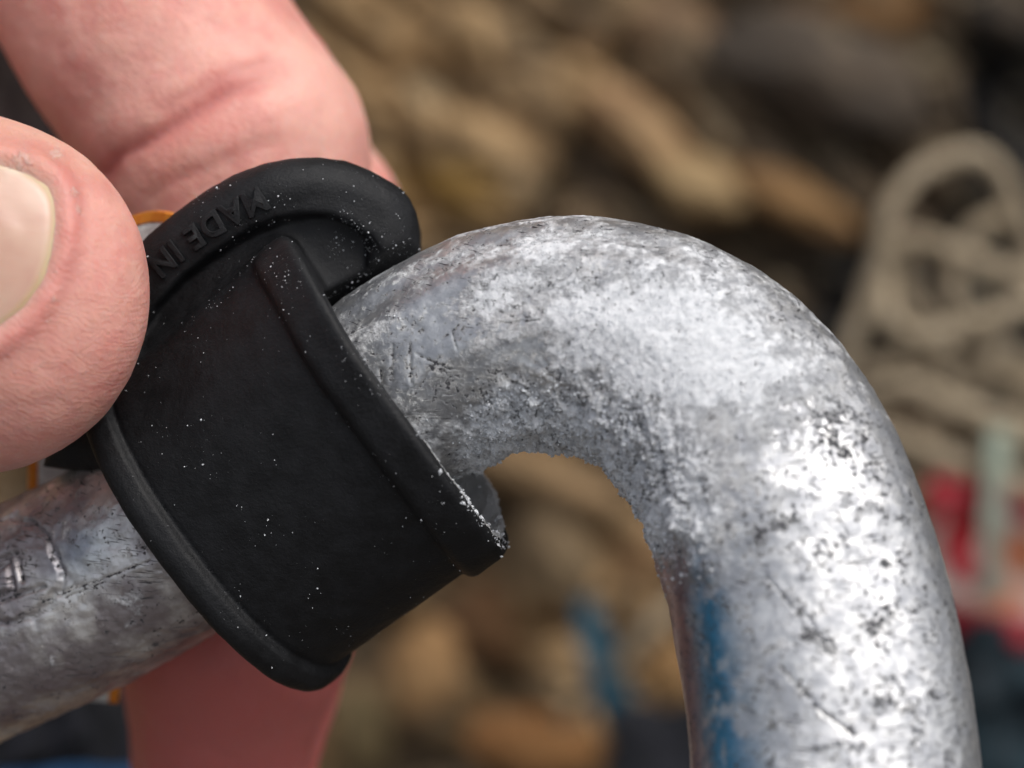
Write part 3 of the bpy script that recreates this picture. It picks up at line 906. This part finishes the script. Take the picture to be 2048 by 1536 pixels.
def mat_rockface():
    n = NT("rock_face")
    TN = n.attr("tone"); OC = n.attr("ochre")
    f = n.noise(0.0016, 6, .62); g = n.noise(0.004, 6, .65)
    v1 = n.math('ADD', n.math('MULTIPLY', TN, 0.7), n.math('MULTIPLY', n.math('SUBTRACT', f, .5), 1.1))
    col = n.mix(n.step(v1, 0.15, 0.62), (0.10, 0.068, 0.038), (0.40, 0.255, 0.12))
    col = n.mix(n.step(v1, -.45, -.05), (0.012, 0.011, 0.010), col)  # near-black end of the tone, used for painted crevice shade
    pt = n.noise(0.0042, 5, .62, vec=n.mapping((3, 1, 2)))
    col = n.mix(n.math('MULTIPLY', n.step(pt, .54, .64), .55), col, (0.40, 0.32, 0.20))
    col = n.mix(n.math('MULTIPLY', n.step(pt, .46, .36), .35), col, (0.035, 0.028, 0.024))
    col = n.mix(n.math('MULTIPLY', n.step(v1, .6, .85), .8), col, (0.42, 0.33, 0.205))
    col = n.mix(n.math('MULTIPLY', n.step(n.math('ADD', OC, n.math('MULTIPLY', g, .8)), .75, 1.0), .75), col, (0.36, 0.20, 0.02))
    col = n.mix(n.math('MULTIPLY', n.step(n.noise(0.003, 4, .6, vec=n.mapping((2, 1, 4))), .58, .72), .5), col, (0.06, 0.065, 0.075))
    return n.out(Base_Color=col, Roughness=.92, Normal=n.bump(g, 60, None, .7))
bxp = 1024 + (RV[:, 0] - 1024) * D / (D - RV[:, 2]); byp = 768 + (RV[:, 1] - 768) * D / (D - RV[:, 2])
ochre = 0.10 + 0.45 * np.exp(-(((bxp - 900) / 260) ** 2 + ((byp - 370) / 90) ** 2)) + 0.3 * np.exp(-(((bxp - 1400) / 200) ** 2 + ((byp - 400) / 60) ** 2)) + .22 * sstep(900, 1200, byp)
tone_b = tone * .8 + .06 + .12 * sstep(950, 1150, byp) * sstep(1700, 1300, bxp) - 0.5 * sstep(1350, 1600, bxp) * sstep(1000,700,byp) - 0.9 * sstep(1880, 1960, bxp) - 0.5 * sstep(1600, 1700, bxp) * sstep(420, 520, byp) + .1 * np.exp(-(((bxp - 950) / 250) ** 2 + ((byp - 150) / 200) ** 2)) - .10 * sstep(1000, 1300, byp)  # includes painted shade in the gaps behind the cord and far right
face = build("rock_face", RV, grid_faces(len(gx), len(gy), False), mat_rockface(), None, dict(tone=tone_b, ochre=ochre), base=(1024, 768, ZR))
face['kind'] = 'structure'

def icos(sub=4):
    import bmesh
    bm = bmesh.new(); bmesh.ops.create_icosphere(bm, subdivisions=sub, radius=1)
    v = np.array([x.co[:] for x in bm.verts]); f = [[y.index for y in x.verts] for x in bm.faces]
    bm.free(); return v, np.array(f)
IV, IF = icos(5)
def stone(px, py, rx, ry, rot, w, c1, c2, label, seed, depth=0.6, c3=None, sharp=.80):
    r = np.random.default_rng(seed)
    v = IV.copy()
    for _ in range(13):                       # broken flat facets
        n_ = r.normal(size=3); n_ /= np.linalg.norm(n_)
        lim = r.uniform(sharp - .14, sharp + .12)
        d_ = v @ n_
        v = v - np.maximum(d_ - lim, 0)[:, None] * n_[None] * 0.93
    s = (D - w) / D
    v = v * (1 + (fbm(v * 2.2 + seed, 4, seed) - .5) * .35 + (fbm(v * 9 + seed, 3, seed + 3) - .5) * .07)[:, None]
    v = v * np.array([rx, ry, (rx + ry) / 2 * depth]) * s
    a = math.radians(rot)
    R_ = np.array([[math.cos(a), -math.sin(a), 0], [math.sin(a), math.cos(a), 0], [0, 0, 1]])
    v = v @ R_.T + q(px, py, w)
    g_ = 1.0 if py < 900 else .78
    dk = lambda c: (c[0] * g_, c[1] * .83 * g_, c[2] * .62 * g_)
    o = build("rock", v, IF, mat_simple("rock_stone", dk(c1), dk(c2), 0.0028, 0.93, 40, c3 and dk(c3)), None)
    return tag(o, label, "rock", "rocks of the bank behind")
stone(880, 105, 105, 120, 10, -7900, (.30, .25, .17), (.40, .34, .25), "pale olive-tan rock, topmost in the gap beside the index finger", 1, c3=(.28, .17, .05))
stone(1025, 290, 90, 75, 20, -7700, (.30, .22, .14), (.38, .30, .20), "small tan rock above the top of the metal bend", 2)
stone(1275, 265, 190, 62, 38, -7700, (.27, .19, .125), (.40, .31, .21), "long pinkish-tan slab slanting down above the metal bend", 3, c3=(.30, .16, .09))
stone(1185, 285, 62, 110, -15, -7950, (.085, .075, .068), (.14, .118, .098), "narrow dark grey rock wedged under the slanting tan slab", 4)
stone(1390, 370, 120, 62, 20, -7500, (.30, .24, .15), (.40, .33, .22), "tan rock with yellowish patches just above the outside of the bend", 5, c3=(.26, .17, .04))
stone(1640, 150, 250, 105, 18, -7600, (.05, .046, .045), (.085, .075, .068), "large dark grey slab near the upper right corner", 6)
stone(1720, 20, 170, 75, 5, -7800, (.12, .07, .035), (.20, .125, .06), "rusty brown rock at the top edge of the picture", 7)
stone(1330, 50, 130, 62, 25, -7800, (.16, .12, .09), (.24, .18, .13), "dull brown rock at the top above the slanting slab", 8)
stone(1575, 400, 150, 52, 25, -7500, (.15, .095, .045), (.25, .17, .09), "brown rock left of the top loop of cord", 9)
stone(845, 1335, 72, 105, 12, -7300, (.30, .195, .10), (.40, .28, .16), "ochre pebble standing below the rubber keeper", 10, sharp=.9)
stone(1110, 1110, 72, 120, -25, -7400, (.19, .155, .11), (.25, .21, .15), "olive grey stone beneath the arch of the bend", 11, sharp=.88)
stone(1110, 970, 160, 52, 22, -7400, (.26, .20, .13), (.34, .265, .18), "tan slab seen through the arch of the bend", 12)
stone(990, 1250, 105, 90, 30, -7700, (.17, .10, .055), (.24, .15, .085), "brown stone between the ochre pebble and the olive stone", 13)
stone(1070, 1490, 140, 68, 8, -7300, (.27, .145, .06), (.38, .22, .10), "orange-brown stone at the bottom edge", 14, sharp=.9)
stone(1345, 1350, 62, 68, 10, -7100, (.34, .22, .11), (.44, .31, .17), "small golden tan stone touching the left edge of the metal leg", 15, sharp=.9)
stone(1280, 1130, 90, 90, 30, -7700, (.22, .145, .085), (.30, .21, .13), "light brown stone close to the inside of the metal leg", 16)
stone(730, 1450, 60, 95, 0, -7700, (.17, .15, .09), (.24, .21, .13), "dull green-grey stone beside the lower fingertip", 17)

# ---- cord coil
CORD = mat_simple("beige_cord", (0.36, 0.285, 0.185), (0.48, 0.39, 0.27), 0.012, 0.9, 25)
def strands(lists, r, w=0.06):
    AV, AF = [], []; off_ = 0
    for L_ in lists:
        rows_ = [tuple(q(x, y, w_)) for (x, y, w_) in L_]
        v, f_ = tube(rows_, r, n=200, m_=20, wob=w)
        AV.append(v); AF += [[k + off_ for k in ff_] for ff_ in f_]; off_ += len(v)
    return np.vstack(AV), AF
W0 = -5300
rope_paths = [
    [(1640, 860, W0 - 100), (1698, 690, W0), (1727, 616, W0 + 40), (1757, 523, W0 + 100), (1772, 440, W0 + 150), (1825, 355, W0 + 150), (1930, 308, W0 + 150), (1990, 335, W0 + 120), (2030, 410, W0 + 60), (2070, 540, W0 - 60),
     (2110, 660, W0 - 100), (2080, 790, W0 - 150), (2000, 930, W0 - 200), (1900, 960, W0 - 200), (1780, 980, W0 - 200)],
    [(1770, 500, W0 + 20), (1829, 480, W0 + 40), (1912, 504, W0 + 90), (2039, 556, W0 + 90), (2140, 600, W0 + 60)],
    [(1780, 470, W0 - 60), (1770, 570, W0 - 20), (1780, 640, W0 + 80), (1840, 672, W0 + 140), (1941, 650, W0 + 150), (2048, 611, W0 + 150), (2140, 570, W0 + 60)],
    [(1795, 470, W0 - 100), (1812, 540, W0 - 60), (1830, 610, W0 - 40), (1880, 690, W0 - 80), (1900, 790, W0 - 120)],
    [(2060, 580, W0), (1995, 660, W0 + 40), (1982, 718, W0 + 60), (1941, 772, W0), (1860, 850, W0 - 60)],
    [(1700, 860, W0 - 60), (1750, 792, W0 + 40), (1820, 772, W0 + 120), (1917, 811, W0 + 120), (2048, 850, W0 + 120), (2140, 900, W0)],
    [(1740, 860, W0 + 20), (1795, 878, W0 + 80), (1893, 915, W0 + 110), (1980, 945, W0 + 110), (2060, 980, W0 + 100), (2140, 1040, W0)],
    [(2010, 430, W0 - 150), (1940, 470, W0 - 120), (1905, 560, W0 - 120), (1920, 640, W0 - 60), (2040, 720, W0 - 60), (2130, 740, W0 - 60)],
    [(1830, 700, W0 - 120), (1940, 730, W0 - 80), (2040, 770, W0 - 60), (2130, 800, W0 - 60)],
    [(1720, 740, W0 - 160), (1850, 735, W0 - 160), (1960, 860, W0 - 140), (2100, 900, W0 - 100)],
]
v_, f_ = strands(rope_paths, 39)
tag(build("cord", v_, f_, CORD, None), "tangled coil of beige cord lying on the dark rocks at the right edge", "cord")
v_, f_ = strands([[(1130, 1440, -7000), (1235, 1335, -6600), (1300, 1260, -6500), (1370, 1190, -6500), (1500, 1060, -6600)]], 38)
tag(build("cord", v_, f_, CORD, None), "single straight run of pale cord crossing behind the lower part of the metal leg", "cord")

TAPE = mat_simple("pale_green_tape", (0.21, 0.25, 0.19), (0.29, 0.33, 0.265), 0.01, 0.7, 10)
# ground below and in front, where the photographer stands
gg = axis_pts(-20000, 20000, 80, 60000, 20)
QX, QY = np.meshgrid(gg, gg, indexing='ij')
wx_, wy_ = QX.ravel() * K, QY.ravel() * K - 0.3
wz_ = 0.10 + (fbm(np.stack([wx_ * 6, wy_ * 6, 0 * wx_], 1), 4, 88) - .5) * .10
WP = np.stack([wx_, wy_, wz_], 1) - O0
GQ = np.stack([1024 + WP @ Rv / K, 768 - WP @ Uv / K, WP @ Bv / K], 1)
gr = build("ground", GQ, grid_faces(len(gg), len(gg), False)[:, ::-1], mat_simple("stony_ground", (0.06, 0.052, 0.045), (0.13, 0.115, 0.10), 0.0006, 0.95, 120), None, base=GQ.mean(0))
gr['kind'] = 'structure'
rows_ = [tuple(list(q(x, y, w_)) + [1, 0.12, 0.05, 42]) for (x, y, w_) in [(2000, 850, W0 + 120), (1995, 930, W0 + 260), (1985, 1020, W0 + 280), (1978, 1110, W0 + 260), (1985, 1200, W0 + 200)]]
v_, f_ = ribbon(rows_, 26)
tag(build("tape_sling", v_, f_, TAPE, None), "pale green tape hanging down over the red packet at the right edge", "tape")

BLU = mat_simple("blue_strap", (0.004, 0.045, 0.075), (0.008, 0.08, 0.12), 0.008, 0.75, 15)
rows_ = [tuple(list(q(x, y, w_)) + [1, -.35, 0.15, wd_]) for (x, y, w_, wd_) in [(1170, 1200, -6900, 40), (1192, 1290, -6700, 72), (1225, 1390, -6600, 88), (1262, 1490, -6600, 95), (1300, 1600, -6600, 95)]]
v_, f_ = ribbon(rows_, 36)
tag(build("strap", v_, f_, BLU, None), "teal blue strap lying on brown stones between the keeper and the metal leg", "strap")

# ---- crumpled fabric and packet: closed slabs with folds
def cloth(name, cx_, cy_, w_, hx_, hy_, rot_, mat, label, cat, seed, amp=260, thick=90, corners=None, fs=520):
    n1, n2 = 120, 100
    u_, v__ = np.meshgrid(np.linspace(-1, 1, n1), np.linspace(-1, 1, n2), indexing='ij')
    s = (D - w_) / D
    p_ = np.stack([u_.ravel(), v__.ravel(), 0 * u_.ravel()], 1)
    edge_ = 1 + (fbm(p_ * 2.2 + seed, 3, seed) - .5) * .35
    X_ = u_.ravel() * hx_ * s * edge_; Y_ = v__.ravel() * hy_ * s * edge_
    pq = np.stack([X_, Y_, 0 * X_], 1)
    fold = (1 - np.abs(2 * fbm(pq / fs + seed * 3.1, 3, seed + 5) - 1)) ** 2 * amp
    dome = (1 - (p_[:, 0] ** 4 + p_[:, 1] ** 4) * .5).clip(0, 1) * thick
    a = math.radians(rot_)
    XX = X_ * math.cos(a) - Y_ * math.sin(a); YY = X_ * math.sin(a) + Y_ * math.cos(a)
    c = q(cx_, cy_, w_)
    top = np.stack([c[0] + XX, c[1] + YY, c[2] + fold + dome], 1)
    bot = top - np.array([0, 0, 30.0])
    Ff = grid_faces(n1, n2, False)
    nb = n1 * n2
    ring_ = [i * n2 for i in range(n1)] + [(n1 - 1) * n2 + j for j in range(1, n2)] + [i * n2 + n2 - 1 for i in range(n1 - 2, -1, -1)] + [j for j in range(n2 - 2, 0, -1)]
    FF = Ff.tolist() + [[k + nb for k in f_[::-1]] for f_ in Ff.tolist()]
    for i_ in range(len(ring_)):
        p0, p1_ = ring_[i_], ring_[(i_ + 1) % len(ring_)]
        FF.append([p0, p1_, p1_ + nb, p0 + nb])
    o = build(name, np.vstack([top, bot]), FF, mat, None)
    if name == 'packet':     # printed pattern of the foil
        vv = np.vstack([top, bot]); X1 = 1024 + (vv[:, 0] - 1024) * D / (D - vv[:, 2]); Y1 = 768 + (vv[:, 1] - 768) * D / (D - vv[:, 2])
        rr1 = 1.06 * np.hypot(X1 - 1965, Y1 - 1165)
        wh = sstep(168, 155, rr1) * sstep(60, 72, np.hypot(X1 - 1945, (Y1 - 1090) * .8)) * sstep(1225, 1200, Y1 - .2 * (X1 - 1950))
        og = np.exp(-(((X1 - 2050) / 50) ** 2 + ((Y1 - 1110) / 45) ** 2)) + np.exp(-(((X1 - 2010) / 50) ** 2 + ((Y1 - 1200) / 22) ** 2))
        for an, av in (("white", wh), ("orange", og.clip(0, 1))):
            at = o.data.attributes.new(an, 'FLOAT', 'POINT'); at.data.foreach_set("value", av.astype(np.float32))
    return tag(o, label, cat)
TEAL = mat_simple("dark_teal_fabric", (0.003, 0.009, 0.014), (0.006, 0.032, 0.044), 0.003, 0.8, 15)
NAVY = mat_simple("navy_fabric", (0.002, 0.0025, 0.004), (0.010, 0.011, 0.019), 0.006, 0.85, 15)
cloth("fabric", 2120, 1470, W0 - 200, 240, 210, 6, TEAL, "dark teal crumpled fabric in the lower right corner under the red packet", "fabric", 3)
cloth("fabric", 1330, 1530, -6300, 120, 130, 0, NAVY, "nearly black fabric at the bottom edge left of the metal leg", "fabric", 5, amp=160)
cloth("fabric", 90, 1560, -2600, 260, 170, -6, NAVY, "navy fabric in shadow in the lower left corner below the bar", "fabric", 9, amp=120, fs=300)
BLUF = mat_simple("bright_blue_fabric", (0.004, 0.04, 0.11), (0.01, 0.08, 0.19), 0.006, 0.8, 10)
cloth("fabric", 150, 1628, -2450, 300, 95, -2, BLUF, "strip of bright blue fabric along the lower left edge in front of the navy fabric", "fabric", 12, amp=60, fs=300)
PURP = mat_simple("dark_purplish_brown", (0.035, 0.022, 0.024), (0.085, 0.066, 0.058), 0.006, 0.85, 15, det=3)  # for the dark sheet added to fill the finger gap
cloth("fabric", -60, 170, -2300, 330, 330, 20, PURP, "added dark purplish brown sheet in the gap between thumb and index finger", "fabric", 15, amp=140, fs=400)  # added to fill the finger gap, not a known piece of fabric

def mat_packet():
    n = NT("printed_foil")
    WH, OR = n.attr("white"), n.attr("orange")
    col = n.mix(n.step(n.noise(.003, 3), .4, .6), (0.34, 0.008, 0.016), (0.26, 0.008, 0.02))
    col = n.mix(WH, col, (0.38, 0.33, 0.29))
    col = n.mix(OR, col, (0.52, 0.12, 0.012))
    return n.out(Base_Color=col, Roughness=0.4, Normal=n.bump(n.noise(.006, 4), 60, None, .5))
cloth("packet", 1985, 1135, W0 - 130, 165, 160, 10, mat_packet(), "red, white and orange food packet partly hidden behind the metal leg", "packet", 21, amp=190, thick=140)
